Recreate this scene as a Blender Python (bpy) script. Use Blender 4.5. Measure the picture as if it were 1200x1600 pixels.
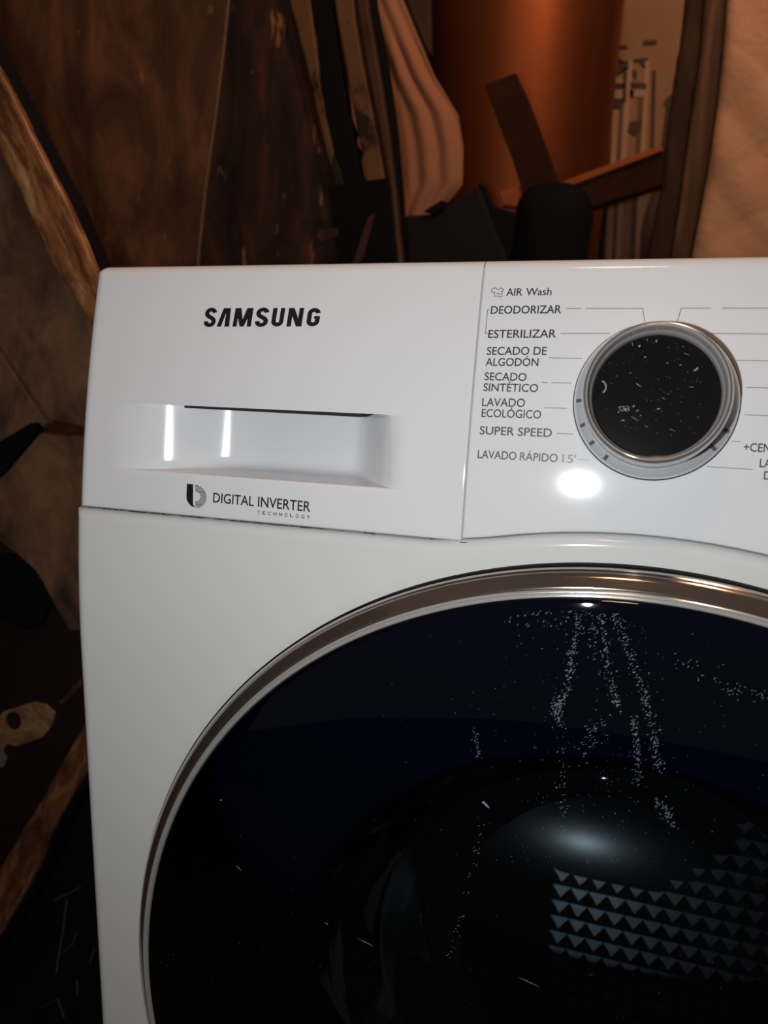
import bpy, bmesh, math, random
from mathutils import Vector, Matrix
from mathutils.geometry import tessellate_polygon
for o in list(bpy.data.objects): bpy.data.objects.remove(o)
S = bpy.context.scene
COL = S.collection
PI = math.pi
# ------------------------------------------------------------------ camera
CP = Vector((.29566, -.35679, .80558))
R_ = Vector((.9501895, .31101557, .02022921)); U_ = Vector((-.07989843, .18033451, .98035489)); F_ = Vector((-.30125761, .93313921, -.19620161))
FPX = 1232.46
cd = bpy.data.cameras.new('camera'); cam = bpy.data.objects.new('camera', cd); COL.objects.link(cam)
cam.matrix_world = Matrix(((R_.x, U_.x, -F_.x, CP.x), (R_.y, U_.y, -F_.y, CP.y), (R_.z, U_.z, -F_.z, CP.z), (0, 0, 0, 1)))
cd.sensor_fit = 'HORIZONTAL'; cd.sensor_width = 36; cd.lens = 36*FPX/1200
cd.clip_start = .01; cd.clip_end = 50
cd.dof.use_dof = True; cd.dof.focus_distance = .40; cd.dof.aperture_fstop = 14
S.camera = cam
# ------------------------------------------------------------------ light
S.view_settings.view_transform = 'Standard'; S.view_settings.look = 'None'; S.view_settings.gamma = 1
S.view_settings.use_curve_mapping = False; S.view_settings.exposure = 0
w = bpy.data.worlds.new('dim_room'); S.world = w; w.use_nodes = True
w.node_tree.nodes['Background'].inputs[0].default_value = (1, .86, .72, 1); w.node_tree.nodes['Background'].inputs[1].default_value = .05
def lamp(name, kind, loc, energy, color, size, target=None):
    l = bpy.data.lights.new(name, kind); l.energy = energy; l.color = color
    o = bpy.data.objects.new(name, l); o.location = loc; COL.objects.link(o)
    if kind == 'AREA':
        l.shape = 'DISK'; l.size = size
        o.rotation_euler = (Vector(target)-Vector(loc)).to_track_quat('-Z', 'Y').to_euler()
    else: l.shadow_soft_size = size
    return o
lamp('phone_flash', 'POINT', (.2467, -.357, .806), 3.8, (.95, .98, 1.0), .0042)
lamp('ceiling_bulb', 'POINT', (.22, -.75, 2.35), 8.5, (1, .62, .36), .11)
lamp('background_fill', 'POINT', (.62, .20, 2.05), 21, (1, .58, .34), .06)  # added warm fill lamp out of view, brightens the things behind the machine

# ------------------------------------------------------------------ materials
def mat(name, col=(.5,.5,.5), rough=.5, metal=0, spec=.5, coat=0, bump=0, bscale=60, **kw):
    m = bpy.data.materials.new(name); m.use_nodes = True; nt = m.node_tree; b = nt.nodes['Principled BSDF']
    b.inputs['Base Color'].default_value = (*col, 1); b.inputs['Roughness'].default_value = rough
    b.inputs['Metallic'].default_value = metal; b.inputs['Specular IOR Level'].default_value = spec
    b.inputs['Coat Weight'].default_value = coat; b.inputs['Coat Roughness'].default_value = .05
    if bump:
        t = nt.nodes.new('ShaderNodeTexCoord'); n = nt.nodes.new('ShaderNodeTexNoise'); n.inputs['Scale'].default_value = bscale
        n.inputs['Detail'].default_value = 5; nt.links.new(t.outputs['Object'], n.inputs['Vector'])
        u = nt.nodes.new('ShaderNodeBump'); u.inputs['Strength'].default_value = bump; u.inputs['Distance'].default_value = .002
        nt.links.new(n.outputs['Fac'], u.inputs['Height']); nt.links.new(u.outputs['Normal'], b.inputs['Normal'])
    return m
def orient(mp, scale, rot):
    # TEXTURE mapping turns first and scales after, so the grain can run along a slanted board
    mp.vector_type = 'TEXTURE'; mp.inputs['Scale'].default_value = [1/q for q in scale]; mp.inputs['Rotation'].default_value = (0, rot, 0)
def blotch(name, stops, scale=(8,8,3), det=8, rough=.6, bump=.4, chips=None, spec=.3, dist=.6, rot=0):
    """noise driven colour ramp, stretched along an axis; chips = (colour, threshold, scale) for worn spots"""
    m = bpy.data.materials.new(name); m.use_nodes = True; nt = m.node_tree; N = nt.nodes.new; L = nt.links.new
    b = nt.nodes['Principled BSDF']; b.inputs['Roughness'].default_value = rough; b.inputs['Specular IOR Level'].default_value = spec
    t = N('ShaderNodeTexCoord'); mp = N('ShaderNodeMapping'); orient(mp, scale, rot)
    L(t.outputs['Object'], mp.inputs['Vector'])
    n = N('ShaderNodeTexNoise'); n.inputs['Scale'].default_value = 1; n.inputs['Detail'].default_value = det; n.inputs['Roughness'].default_value = .62; n.inputs['Distortion'].default_value = dist
    L(mp.outputs['Vector'], n.inputs['Vector'])
    r = N('ShaderNodeValToRGB'); L(n.outputs['Fac'], r.inputs['Fac'])
    els = r.color_ramp.elements
    while len(els) < len(stops): els.new(.5)
    for e, (p, c) in zip(els, stops): e.position = p; e.color = (*c, 1)
    src = r.outputs['Color']
    if chips:
        c, th, sc = chips
        mp2 = N('ShaderNodeMapping'); mp2.inputs['Location'].default_value = (3.1, 1.7, 5.2); orient(mp2, sc, rot); L(t.outputs['Object'], mp2.inputs['Vector'])
        n2 = N('ShaderNodeTexNoise'); n2.inputs['Scale'].default_value = 1; n2.inputs['Detail'].default_value = 3; n2.inputs['Distortion'].default_value = .8; L(mp2.outputs['Vector'], n2.inputs['Vector'])
        r2 = N('ShaderNodeMapRange'); r2.inputs['From Min'].default_value = th; r2.inputs['From Max'].default_value = th+.04; L(n2.outputs['Fac'], r2.inputs['Value'])
        mx = N('ShaderNodeMixRGB'); L(r2.outputs['Result'], mx.inputs['Fac']); L(src, mx.inputs['Color1']); mx.inputs['Color2'].default_value = (*c, 1); src = mx.outputs['Color']
    L(src, b.inputs['Base Color'])
    if bump:
        u = N('ShaderNodeBump'); u.inputs['Strength'].default_value = bump; u.inputs['Distance'].default_value = .003
        L(n.outputs['Fac'], u.inputs['Height']); L(u.outputs['Normal'], b.inputs['Normal'])
    return m
def glassy(name, tint, rough=0.0, ior=1.45):
    m = bpy.data.materials.new(name); m.use_nodes = True; nt = m.node_tree; N = nt.nodes.new; L = nt.links.new
    nt.nodes.remove(nt.nodes['Principled BSDF']); out = nt.nodes['Material Output']
    tr = N('ShaderNodeBsdfTransparent'); tr.inputs['Color'].default_value = (*tint, 1)
    g = N('ShaderNodeBsdfGlossy'); g.inputs['Roughness'].default_value = rough; g.inputs['Color'].default_value = (1, 1, 1, 1)
    f = N('ShaderNodeFresnel'); f.inputs['IOR'].default_value = ior
    x = N('ShaderNodeMixShader'); L(f.outputs['Fac'], x.inputs['Fac']); L(tr.outputs[0], x.inputs[1]); L(g.outputs[0], x.inputs[2]); L(x.outputs[0], out.inputs['Surface'])
    return m
M = {}
M['white'] = mat('white_plastic', (.79, .79, .80), .07, spec=.5)
M['body'] = mat('white_enamel', (.73, .735, .715), .09, spec=.5)
M['dark_gap'] = mat('dark_gap', (.012, .012, .012), .7)
M['ink'] = mat('black_print', (.008, .008, .009), .45)
M['ink_grey'] = mat('worn_grey_print', (.30, .30, .31), .5)
M['ink_mid'] = mat('grey_print', (.09, .09, .095), .5)
M['chrome'] = mat('chrome', (.62, .58, .55), .13, metal=1)
M['base_silver'] = mat('satin_silver', (.82, .83, .85), .3, metal=.45)
M['ring_clear'] = mat('clear_silver_ring', (.66, .63, .60), .14, metal=.45, coat=.5)
M['chrome_dark'] = mat('smoked_chrome', (.40, .31, .26), .12, metal=.9)
M['bead_silver'] = mat('pale_bead', (.70, .68, .65), .16, metal=.6)
M['silver'] = mat('brushed_silver', (.62, .62, .63), .28, metal=.85)
M['acrylic'] = mat('clear_acrylic_rim', (.42, .385, .36), .1, metal=.55, coat=.6)
M['black_gloss'] = mat('black_gloss', (.006, .006, .007), .12)
M['cover'] = glassy('blue_smoked_glass', (.235, .27, .29), .02, 1.5)
M['bowl'] = glassy('clear_bowl_glass', (.90, .93, .94), .03, 1.5)
M['glint_cap'] = glassy('glint_cap_glass', (.8, .82, .83), .24, 1.9)
M['navy'] = mat('navy_black_plastic', (.009, .021, .085), .5, spec=.2)  # navy plastic, its blue raised to paint in the flash's haze
M['gasket'] = mat('grey_rubber', (.10, .105, .11), .5)
M['steel'] = mat('drum_steel', (.45, .48, .48), .33, metal=.8)
M['fleck'] = mat('dried_residue', (.20, .235, .29), .4)
M['fleck2'] = mat('pale_scuff', (.30, .31, .32), .4)
M['dirt'] = mat('seam_grime', (.05, .04, .03), .8)
dk = (.018, .008, .005)
M['board'] = blotch('dark_stained_board', [(.28, (.030,.015,.010)), (.5, (.115,.052,.031)), (.70, (.28,.115,.058))], (11, 11, 5), bump=.3, det=12, chips=((.36,.17,.075), .69, (42, 42, 20)))
M['board_dark'] = blotch('blackened_board', [(.32, (.012,.008,.007)), (.5, (.042,.020,.014)), (.68, (.12,.040,.020))], (20, 20, 6), bump=.4, det=12, chips=((.34,.15,.055), .66, (44, 44, 15)))
M['olive'] = blotch('worn_olive_strip', [(.30, (.014,.010,.008)), (.44, (.026,.016,.010)), (.49, (.16,.075,.030)), (.8, (.22,.108,.044))], (13, 13, 6), bump=.3, dist=.5)
M['bead'] = blotch('brown_bead', [(.3, (.03,.015,.010)), (.7, (.12,.055,.030))], (20, 20, 6), bump=.2)
M['rail'] = blotch('scuffed_varnished_rail', [(.34, (.05,.020,.010)), (.46, (.22,.075,.026)), (.56, (.42,.17,.06)), (.68, (.72,.45,.22))], (75, 75, 17), bump=.7, rough=.4, spec=.5, dist=.5, rot=-.445)
M['rail_dark'] = blotch('dark_varnished_rail', [(.34, (.04,.018,.010)), (.5, (.16,.062,.026)), (.62, (.34,.14,.055)), (.78, (.70,.40,.19))], (75, 75, 17), bump=.7, rough=.4, spec=.5, dist=.5, rot=.48)
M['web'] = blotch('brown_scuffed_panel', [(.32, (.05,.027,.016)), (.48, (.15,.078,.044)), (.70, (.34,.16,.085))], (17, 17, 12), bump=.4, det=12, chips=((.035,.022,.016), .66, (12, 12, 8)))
M['web_shaded'] = blotch('shaded_scuffed_panel', [(.3, (0.0104,0.0065,0.0065)), (.6, (0.0234,0.0117,0.0091)), (.8, (0.0455,0.0208,0.013))], (10, 10, 5), bump=.3)  # panel brown darkened, the shadow over it is put into the colour
M['patch'] = blotch('bare_wood_patch', [(.3, (.14,.055,.018)), (.5, (.30,.16,.07)), (.75, (.42,.30,.19))], (60, 60, 60), bump=.8)
M['slate'] = blotch('scratched_black_sheet', [(.3, (.004,.004,.004)), (.6, (.009,.008,.007)), (.8, (.03,.027,.022))], (26, 26, 16), bump=.2, spec=.15, rough=.9)
M['scratch'] = mat('pale_scratch', (.12, .105, .085), .8)
M['cloth'] = mat('peach_cloth', (.46, .20, .105), .75, bump=.3, bscale=300)
M['copper'] = mat('copper_brown_shell', (.36, .095, .03), .42, metal=.8, spec=.5, bump=.1, bscale=40)
M['slat'] = blotch('dark_wood_slat', [(.3, (.022,.010,.006)), (.7, (.050,.020,.009))], (20, 20, 20), bump=.2, spec=.08, rough=.8)
M['slat_lit_edge'] = mat('orange_lit_slat_edge', (.36, .09, .025), .6, spec=.15)  # light along the slat's top edge painted as brighter orange
M['black'] = mat('matte_black', (.006, .006, .007), .8, spec=.12)
M['greybox'] = mat('dark_grey_board', (.013, .011, .009), .8, spec=.2, bump=.2)
M['canvas'] = blotch('tan_printed_canvas', [(.3, (.36,.19,.10)), (.7, (.42,.23,.125))], (3, 3, 3), bump=.05, rough=.7)
M['canvas_dark'] = mat('dark_canvas_print', (.085, .05, .032), .8)
M['canvas_mid'] = mat('grey_canvas_print', (.17, .10, .06), .8)
M['canvas_light'] = mat('pale_canvas_print', (.55, .33, .20), .8)
M['quilt'] = mat('quilted_peach_fabric', (.62, .33, .185), .6, spec=.4, bump=.8, bscale=90)
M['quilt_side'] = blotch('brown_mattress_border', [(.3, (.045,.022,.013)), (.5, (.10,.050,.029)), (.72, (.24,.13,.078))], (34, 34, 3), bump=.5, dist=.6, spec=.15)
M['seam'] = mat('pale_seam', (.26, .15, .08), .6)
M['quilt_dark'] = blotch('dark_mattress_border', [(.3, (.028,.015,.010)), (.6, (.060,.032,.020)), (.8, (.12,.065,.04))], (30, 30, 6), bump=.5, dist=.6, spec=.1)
M['plaster'] = blotch('grimy_dark_wall', [(.3, (.02,.014,.011)), (.7, (.05,.036,.028))], (3, 3, 3), bump=.3, rough=.9)
M['floor'] = blotch('dark_concrete', [(.3, (.02,.018,.016)), (.7, (.05,.045,.04))], (6, 6, 6), bump=.3, rough=.9)

# ------------------------------------------------------------------ helpers
def link(name, me, m, parent=None, smooth=True, sharp=None):
    o = bpy.data.objects.new(name, me); COL.objects.link(o)
    for mm in (m if isinstance(m, (list, tuple)) else [m]): me.materials.append(mm)
    if smooth:
        me.polygons.foreach_set('use_smooth', [True]*len(me.polygons))
        if sharp: me.set_sharp_from_angle(angle=math.radians(sharp))
    if parent: o.parent = parent
    return o
def mesh(name, v, f):
    me = bpy.data.meshes.new(name); me.from_pydata([tuple(x) for x in v], [], f); me.update(); return me
def fixn(me):
    bm = bmesh.new(); bm.from_mesh(me); bmesh.ops.remove_doubles(bm, verts=bm.verts, dist=1e-6); bmesh.ops.recalc_face_normals(bm, faces=bm.faces); bm.to_mesh(me); bm.free()
def thing(name, label, cat, loc=(0,0,0), group=None):
    o = bpy.data.objects.new(name, None); COL.objects.link(o); o.location = loc; o.empty_display_size = .05
    o['label'] = label; o['category'] = cat
    if group: o['group'] = group
    return o
def tag(o, label, cat, group=None):
    o['label'] = label; o['category'] = cat
    if group: o['group'] = group
    return o
def attach(o, root):
    """parent a part built in world coordinates to its thing"""
    o.parent = root; o.matrix_parent_inverse = Matrix.Translation(-root.location); return o
def ray(px, py): return (F_ + R_*((px-600)/FPX) - U_*((py-800)/FPX))
def at(px, py, Y):
    d = ray(px, py); return CP + d*((Y-CP.y)/d.y)
def bevel_obj(o, w=.002, seg=2):
    b = o.modifiers.new('bevel', 'BEVEL'); b.width = w; b.segments = seg; b.limit_method = 'ANGLE'; b.angle_limit = math.radians(40)
def slab(name, pts, Y, th, m, root, bev=.002, tilt=None, rough_edge=0):
    """a board whose front outline is given by points of the plane y=Y (Y may be a function of x,z), th thick towards +y"""
    P = [at(px, py, Y) for px, py in pts]
    if tilt:                                             # tilt(P) -> new y offset for the board's lean
        P = [Vector((p.x, p.y, p.z)) for p in P]
    if rough_edge:
        rnd = random.Random(len(pts)*7+int(pts[0][0]))
        Q = []
        for a, b in zip(P, P[1:]+P[:1]):
            n = max(1, int((b-a).length/.012))
            for i in range(n):
                q = a.lerp(b, i/n)
                if i: q = q + Vector((rnd.uniform(-1,1), 0, rnd.uniform(-1,1)))*rough_edge
                Q.append(q)
        P = Q
    n = len(P); v = [tuple(p) for p in P] + [(p.x, p.y+th, p.z) for p in P]
    tri = tessellate_polygon([P]); f = [tuple(t) for t in tri] + [tuple(i+n for i in reversed(t)) for t in tri]
    f += [(i, (i+1) % n, (i+1) % n + n, i+n) for i in range(n)]
    me = mesh(name, v, f); fixn(me)
    bm = bmesh.new(); bm.from_mesh(me); bmesh.ops.dissolve_limit(bm, angle_limit=.01, verts=bm.verts, edges=bm.edges); bm.to_mesh(me); bm.free()
    o = link(name, me, m, smooth=False)
    if bev: bevel_obj(o, bev)
    if root: attach(o, root)
    return o
def lathe(name, prof, c, ax, up, m, n=160, parent=None, closed=False, sharp=35):
    """prof = [(radius, height along ax)] around centre c"""
    ax = Vector(ax).normalized(); up = Vector(up); rx = up.cross(ax).normalized(); up = ax.cross(rx)
    v, f = [], []; k = len(prof)
    for i in range(n):
        a = 2*PI*i/n; d = rx*math.cos(a)+up*math.sin(a)
        for r, h in prof: v.append(Vector(c)+d*r+ax*h)
    for i in range(n):
        j = (i+1) % n
        for q in range(k if closed else k-1):
            q2 = (q+1) % k; f.append((i*k+q, j*k+q, j*k+q2, i*k+q2))
    me = mesh(name, v, f); fixn(me)
    return link(name, me, m, parent, sharp=sharp)

# ------------------------------------------------------------------ machine front: curved profile y(z)
ZT = .85; ZS = .7198; XD = .2193; K_, Z0 = 1.33827, .63488; W = .6
G = lambda z: .5*K_*max(z-Z0, 0)**2
yp = lambda z: G(z)-G(ZS)
lean = lambda z: K_*max(z-Z0, 0)
def arch(x):
    a = abs(x-.3)/.081
    return .7296-.0102*a*a if a < .75 else max(.7192, .7296-.0102*(.5625+1.5*(a-.75)-1.1*(a-.75)**2)) if a < 1.2 else .7192
def inv(px, py):                                         # pixel -> point on the front surface
    d = ray(px, py); t = .35
    for _ in range(25):
        P = CP+d*t; t += (yp(P.z)-P.y)/d.y
    return CP+d*t
fil = lambda d, r: 0 if d >= r else r-math.sqrt(max(r*r-(r-max(d, 0))**2, 0))
washer = thing('washing_machine', 'white front loading washing machine with large dark blue glass door', 'washing machine', (.3, .3, 0))
def lins(a, b, n): return [a+(b-a)*i/n for i in range(n+1)]
def graded(a, b, n, e=.007):
    """coordinates from a to b with extra fine steps within e of both ends"""
    fine = [0, .03, .08, .16, .27, .42, .6, .8, 1]
    s = [a+e*t for t in fine] + [a+e+(b-a-2*e)*i/n for i in range(1, n)] + [b-e*t for t in reversed(fine)]
    return s
def front_panel(name, x0, x1, zb, zt, m, r=(.002,.002,.002,.004), cr=(0,0), hole=None, xs=None, zs=None, depth=.03, off=0):
    """shell following y(z), between zb(x) and zt(x), edges rounded r = left,right,bottom,top; cr = top corner radii; hole(x,z)->depth"""
    xs = xs or graded(x0, x1, 60); ts = zs or [t for t in graded(0, 1, 46, .05)]
    v, f = [], []
    for x in xs:
        b, t = zb(x), zt
        if cr[0] and x-x0 < cr[0]: t -= cr[0]-math.sqrt(cr[0]**2-(cr[0]-(x-x0))**2)
        if cr[1] and x1-x < cr[1]: t -= cr[1]-math.sqrt(cr[1]**2-(cr[1]-(x1-x))**2)
        for s in ts:
            z = b+(t-b)*s; h = max(fil(x-x0, r[0]), fil(x1-x, r[1]), fil(z-b, r[2]), fil(t-z, r[3]))
            v.append((x, yp(z)+h+off, z))
    nx, nz = len(xs), len(ts); I = lambda i, j: i*nz+j
    for i in range(nx-1):
        for j in range(nz-1): f.append((I(i,j), I(i+1,j), I(i+1,j+1), I(i,j+1)))
    ring = [I(i,0) for i in range(nx)]+[I(nx-1,j) for j in range(1,nz)]+[I(i,nz-1) for i in range(nx-2,-1,-1)]+[I(0,j) for j in range(nz-2,0,-1)]
    base = len(v)
    for k in ring: v.append((v[k][0], v[k][1]+depth, v[k][2]))
    n = len(ring)
    for k in range(n): f.append((ring[k], ring[(k+1)%n], base+(k+1)%n, base+k))
    me = mesh(name, v, f); fixn(me)
    return me
# ---- body front with the door opening (polar grid out to its outline)
DC = Vector((.3, -.0121, .4529))
def body_front():
    x0, x1, zb = -.0012, W+.0012, .09
    def top(x): return arch(x)-.0012
    angs = [2*PI*i/300 for i in range(300)]
    for cx, cz in ((x0, top(x0)), (x1, top(x1)), (x0, zb), (x1, zb)):
        a = math.atan2(cz-DC.z, cx-DC.x) % (2*PI); angs += [a, a-.004, a+.004, a-.009, a+.009]
    angs = sorted(a % (2*PI) for a in angs)
    ss = [i/26 for i in range(25)] + [.94, .95, .96, .968, .975, .98, .984, .988, .991, .9935, .9955, .997, .9982, .9992, 1]
    v, f = [], []; R0 = .20
    for a in angs:
        c, s = math.cos(a), math.sin(a); rr = 2.
        if c > 1e-9: rr = min(rr, (x1-DC.x)/c)
        if c < -1e-9: rr = min(rr, (x0-DC.x)/c)
        if s < -1e-9: rr = min(rr, (zb-DC.z)/s)
        if s > 1e-9:
            lo, hi = 0, rr
            if DC.z+s*rr > top(DC.x+c*rr):
                for _ in range(40):
                    mid = (lo+hi)/2
                    if DC.z+s*mid > top(DC.x+c*mid): hi = mid
                    else: lo = mid
                rr = lo
        for t in ss:
            r = R0+(rr-R0)*t; x, z = DC.x+c*r, DC.z+s*r
            d1 = x-x0; d2 = x1-x; d3 = top(x)-z; d4 = z-zb
            h = max(fil(d1, .0065), fil(d2, .0065), fil(d3, .005), fil(d4, .004))
            e = max(0, min(1, (.2585-r)/.006)); h += .010*e*e*(3-2*e)      # step behind the door
            v.append((x, yp(z)+h, z))
    n, k = len(angs), len(ss)
    for i in range(n):
        j = (i+1) % n
        for q in range(k-1): f.append((i*k+q, j*k+q, j*k+q+1, i*k+q+1))
    b = len(v)
    for i in range(n): p = v[i*k+k-1]; v.append((p[0], p[1]+.03, p[2]))
    for i in range(n): p = v[i*k]; v.append((p[0], p[1]+.02, p[2]))
    for i in range(n):
        j = (i+1) % n; f.append((i*k+k-1, j*k+k-1, b+j, b+i)); f.append((i*k, b+n+i, b+n+j, j*k))
    me = mesh('front_panel', v, f); fixn(me); return link('front_panel', me, M['body'], sharp=50)
attach(body_front(), washer)
# ---- cabinet shell, lid, feet, plinth
def box(name, a, b, m, root, bev=.003):
    x0,y0,z0 = a; x1,y1,z1 = b
    v = [(x,y,z) for x in (x0,x1) for y in (y0,y1) for z in (z0,z1)]
    me = mesh(name, v, [(0,1,3,2),(4,6,7,5),(0,4,5,1),(2,3,7,6),(0,2,6,4),(1,5,7,3)]); fixn(me)
    o = link(name, me, m, smooth=False)
    if bev: bevel_obj(o, bev, 3)
    if root: attach(o, root)
    return o
cab = mesh('cabinet', [(x,y,z) for x in (.002,.598) for y in (.032,.60) for z in (.03,.835)], [(0,1,3,2),(4,6,7,5),(2,3,7,6),(0,2,6,4)]); fixn(cab)
cab = link('cabinet', cab, M['body'], smooth=False); so = cab.modifiers.new('sheet', 'SOLIDIFY'); so.thickness = .0015; attach(cab, washer)
lid = box('lid', (.001, .045, .8355), (.599, .603, .8485), M['white'], washer, .004)
box('plinth', (.0, .002, .03), (.6, .03, .0885), M['body'], washer, .004)
box('inner_backing', (.004, .050, .70), (.596, .056, .834), M['dark_gap'], washer, 0)
for x in (.05, .55):
    for y in (.06, .55):
        attach(lathe('foot', [(0,0),(.02,0),(.022,.004),(.022,.012),(.008,.014),(.008,.0305),(0,.0305)], (x,y,0), (0,0,1), (0,1,0), M['gasket'], 24), washer)
# ---- detergent drawer with scooped handle
ZHB, ZHT = .7418, .7768; XH0, XH1 = .018, .193
def sm(a, b, x):
    t = max(0, min(1, (x-a)/(b-a))); return t*t*t*(t*(6*t-15)+10)
def scoop(x): return .031*(sm(.0185, .1065, x))*(1-sm(.150, .190, x)**.85)
def drawer():
    x0, x1 = .0012, XD-.0003
    xs = graded(x0, x1, 150)
    v, f = [], []
    def grid(rows):                                      # rows: list of functions x -> (y, z)
        b = len(v); k = len(rows)
        for x in xs:
            for g in rows: y, z = g(x); v.append((x, y, z))
        for i in range(len(xs)-1):
            for j in range(k-1): f.append((b+i*k+j, b+(i+1)*k+j, b+(i+1)*k+j+1, b+i*k+j+1))
        return b, k
    zb = .7196; cr = .0055
    def zt(x): return ZT-((cr-math.sqrt(cr*cr-(cr-(x-x0))**2)) if x-x0 < cr else 0)
    kk = lambda x: sm(0, .004, scoop(x))
    def edge(x, z): return max(fil(x-x0, .0055), fil(x1-x, .0006), fil(z-zb, .0012), fil(zt(x)-z, .0055))
    low = [zb+t*.0012 for t in (0,.1,.3,.6,1)]+lins(zb+.003, ZHB-.0012, 6)
    R1 = [(lambda x, z=z: (yp(z)+edge(x, z), z)) for z in low]
    # lip rolls over into the pocket floor, floor runs back and rises into the rear wall
    for t in (.25, .5, .75, 1): R1.append(lambda x, t=t: (yp(ZHB-.0012+.0012*math.sin(t*PI/2))+edge(x, ZHB)+min(.0010, scoop(x))*(1-math.cos(t*PI/2)), ZHB-.0012+.0012*math.sin(t*PI/2)))
    for t in (.2,.4,.6,.75,.85): R1.append(lambda x, t=t: (yp(ZHB+.0002*t)+edge(x, ZHB)+max(scoop(x)*t, min(.001, scoop(x))), ZHB+.0002*t))
    for t in (.15,.35,.55,.75,1): R1.append(lambda x, t=t: (yp(ZHB+.0002+.0045*(1-math.cos(t*PI/2)))+edge(x, ZHB)+scoop(x)*(.85+.15*math.sin(t*PI/2)), ZHB+.0002+.0045*(1-math.cos(t*PI/2))))
    for s in lins(0, 1, 14)[1:]: R1.append(lambda x, s=s: ((lambda z: (yp(z)+edge(x, z)+scoop(x)+(.01*(z-ZHB-.0047)-1.7*(z-ZHB-.0047)**2)*kk(x), z))(ZHB+.0047+(ZHT-ZHB-.0047)*s)))
    grid(R1)
    up = lins(ZHT, .842, 18)
    R2 = [lambda x: (yp(ZHT)+edge(x, ZHT)+max(scoop(x), .0), ZHT+.0016*kk(x))]
    R2 += [lambda x: (yp(ZHT)+edge(x, ZHT)+.0012*sm(.02,.035,x)*(1-sm(.18,.193,x))*0, ZHT+.0001*kk(x))] 
    R2 += [(lambda x, z=z: (yp(z)+edge(x, z), z)) for z in [ZHT+.0012]+up[1:]]
    R2 += [(lambda x, s=s: ((lambda z: (yp(z)+edge(x, z), z))(.842+(zt(x)-.842)*s))) for s in (.3,.45,.6,.7,.78,.85,.9,.95,.98,1)]
    grid(R2)
    me = mesh('drawer_front', v, f); bm = bmesh.new(); bm.from_mesh(me); bmesh.ops.remove_doubles(bm, verts=bm.verts, dist=2e-6)
    for fc in bm.faces:
        fc.normal_update()
        if fc.normal.y > .2: fc.normal_flip()
    bm.to_mesh(me); bm.free()
    return link('detergent_drawer', me, M['white'], sharp=40)
dr = attach(drawer(), washer); dr['label'] = 'white drawer front with a scooped finger pull'
# drawer sides so the front is a solid face
sk = front_panel('drawer_rim', .0012, XD-.0003, lambda x: .7196, ZT, None, r=(.0055,.0006,.0012,.0055), cr=(.0055,0), depth=.03, off=.0004)
bm = bmesh.new(); bm.from_mesh(sk)
bmesh.ops.delete(bm, geom=[f for f in bm.faces if abs(f.calc_area()) >= 0 and f.normal.y < -.05 and .004 < f.calc_center_median().x < XD-.003 and .7235 < f.calc_center_median().z < .843], context='FACES')
bm.to_mesh(sk); bm.free(); rim = link('drawer_rim', sk, M['white'], sharp=40); rim.parent = dr; rim.matrix_parent_inverse = Matrix.Identity(4)
# dark slot above the pocket
a0, a1 = .0655, .1645
def strip_on(name, pts, wd, m, eps=.00025, parent=None):
    """thin flat line following the front surface through (x,z) points"""
    v, f = [], []
    for (xa, za), (xb, zb) in zip(pts, pts[1:]):
        d = Vector((xb-xa, zb-za)); n = max(1, int(d.length/.006)); q = Vector((-d.y, d.x)).normalized()*wd/2
        for i in range(n):
            b = len(v)
            for t in (i/n, (i+1)/n):
                x, z = xa+d.x*t, za+d.y*t
                v.append((x+q.x, yp(z+q.y)-eps, z+q.y)); v.append((x-q.x, yp(z-q.y)-eps, z-q.y))
            f.append((b, b+1, b+3, b+2))
    me = mesh(name, v, f); fixn(me); o = link(name, me, m, smooth=False); attach(o, parent or washer); return o
v, f = [], []
for i, x in enumerate(lins(a0, a1, 30)):
    t = i/30; h = .0012+.0005*t; yb = yp(ZHT)
    v += [(x, yb+.0006, ZHT+.0004), (x, yb+.0006, ZHT-h), (x, yb+scoop(x)+.001, ZHT-h), (x, yb+scoop(x)+.001, ZHT+.0004)]
    if i: b = 4*i; f += [(b-4, b, b+1, b-3), (b-3, b+1, b+2, b-2)]
f += [(0,1,2,3), (120,123,122,121)]
me = mesh('grip_slot', v, f); fixn(me); o = link('grip_slot', me, M['dark_gap'], smooth=False); o.parent = dr; o.matrix_parent_inverse = Matrix.Identity(4); o['label'] = 'black slot above the finger pull'
# ---- control panel
cp = link('control_panel', front_panel('control_panel', XD+.0003, W-.0012, arch, ZT, None, r=(.0006,.0055,.0012,.0055), cr=(0,.0055)), M['white'], sharp=50)
attach(cp, washer)
# grime along the seams
rnd = random.Random(4)
v, f = [], []
for k in range(90):
    x = rnd.choice([rnd.uniform(.0, XD), rnd.uniform(.012, .1), rnd.uniform(.1, .14)]); l = rnd.uniform(.0006, .005); h = rnd.uniform(.00012, .00035); z = .7193+rnd.uniform(-.0002, .0002)
    b = len(v); v += [(x, yp(z)-.0001, z-h), (x+l, yp(z)-.0001, z-h*.4), (x+l, yp(z)-.0001, z+h*.5), (x, yp(z)-.0001, z+h)]; f.append((b, b+1, b+2, b+3))
g = link('seam_grime', mesh('seam_grime', v, f), M['dirt'], smooth=False); g['kind'] = 'stuff'; attach(g, washer)

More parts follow.
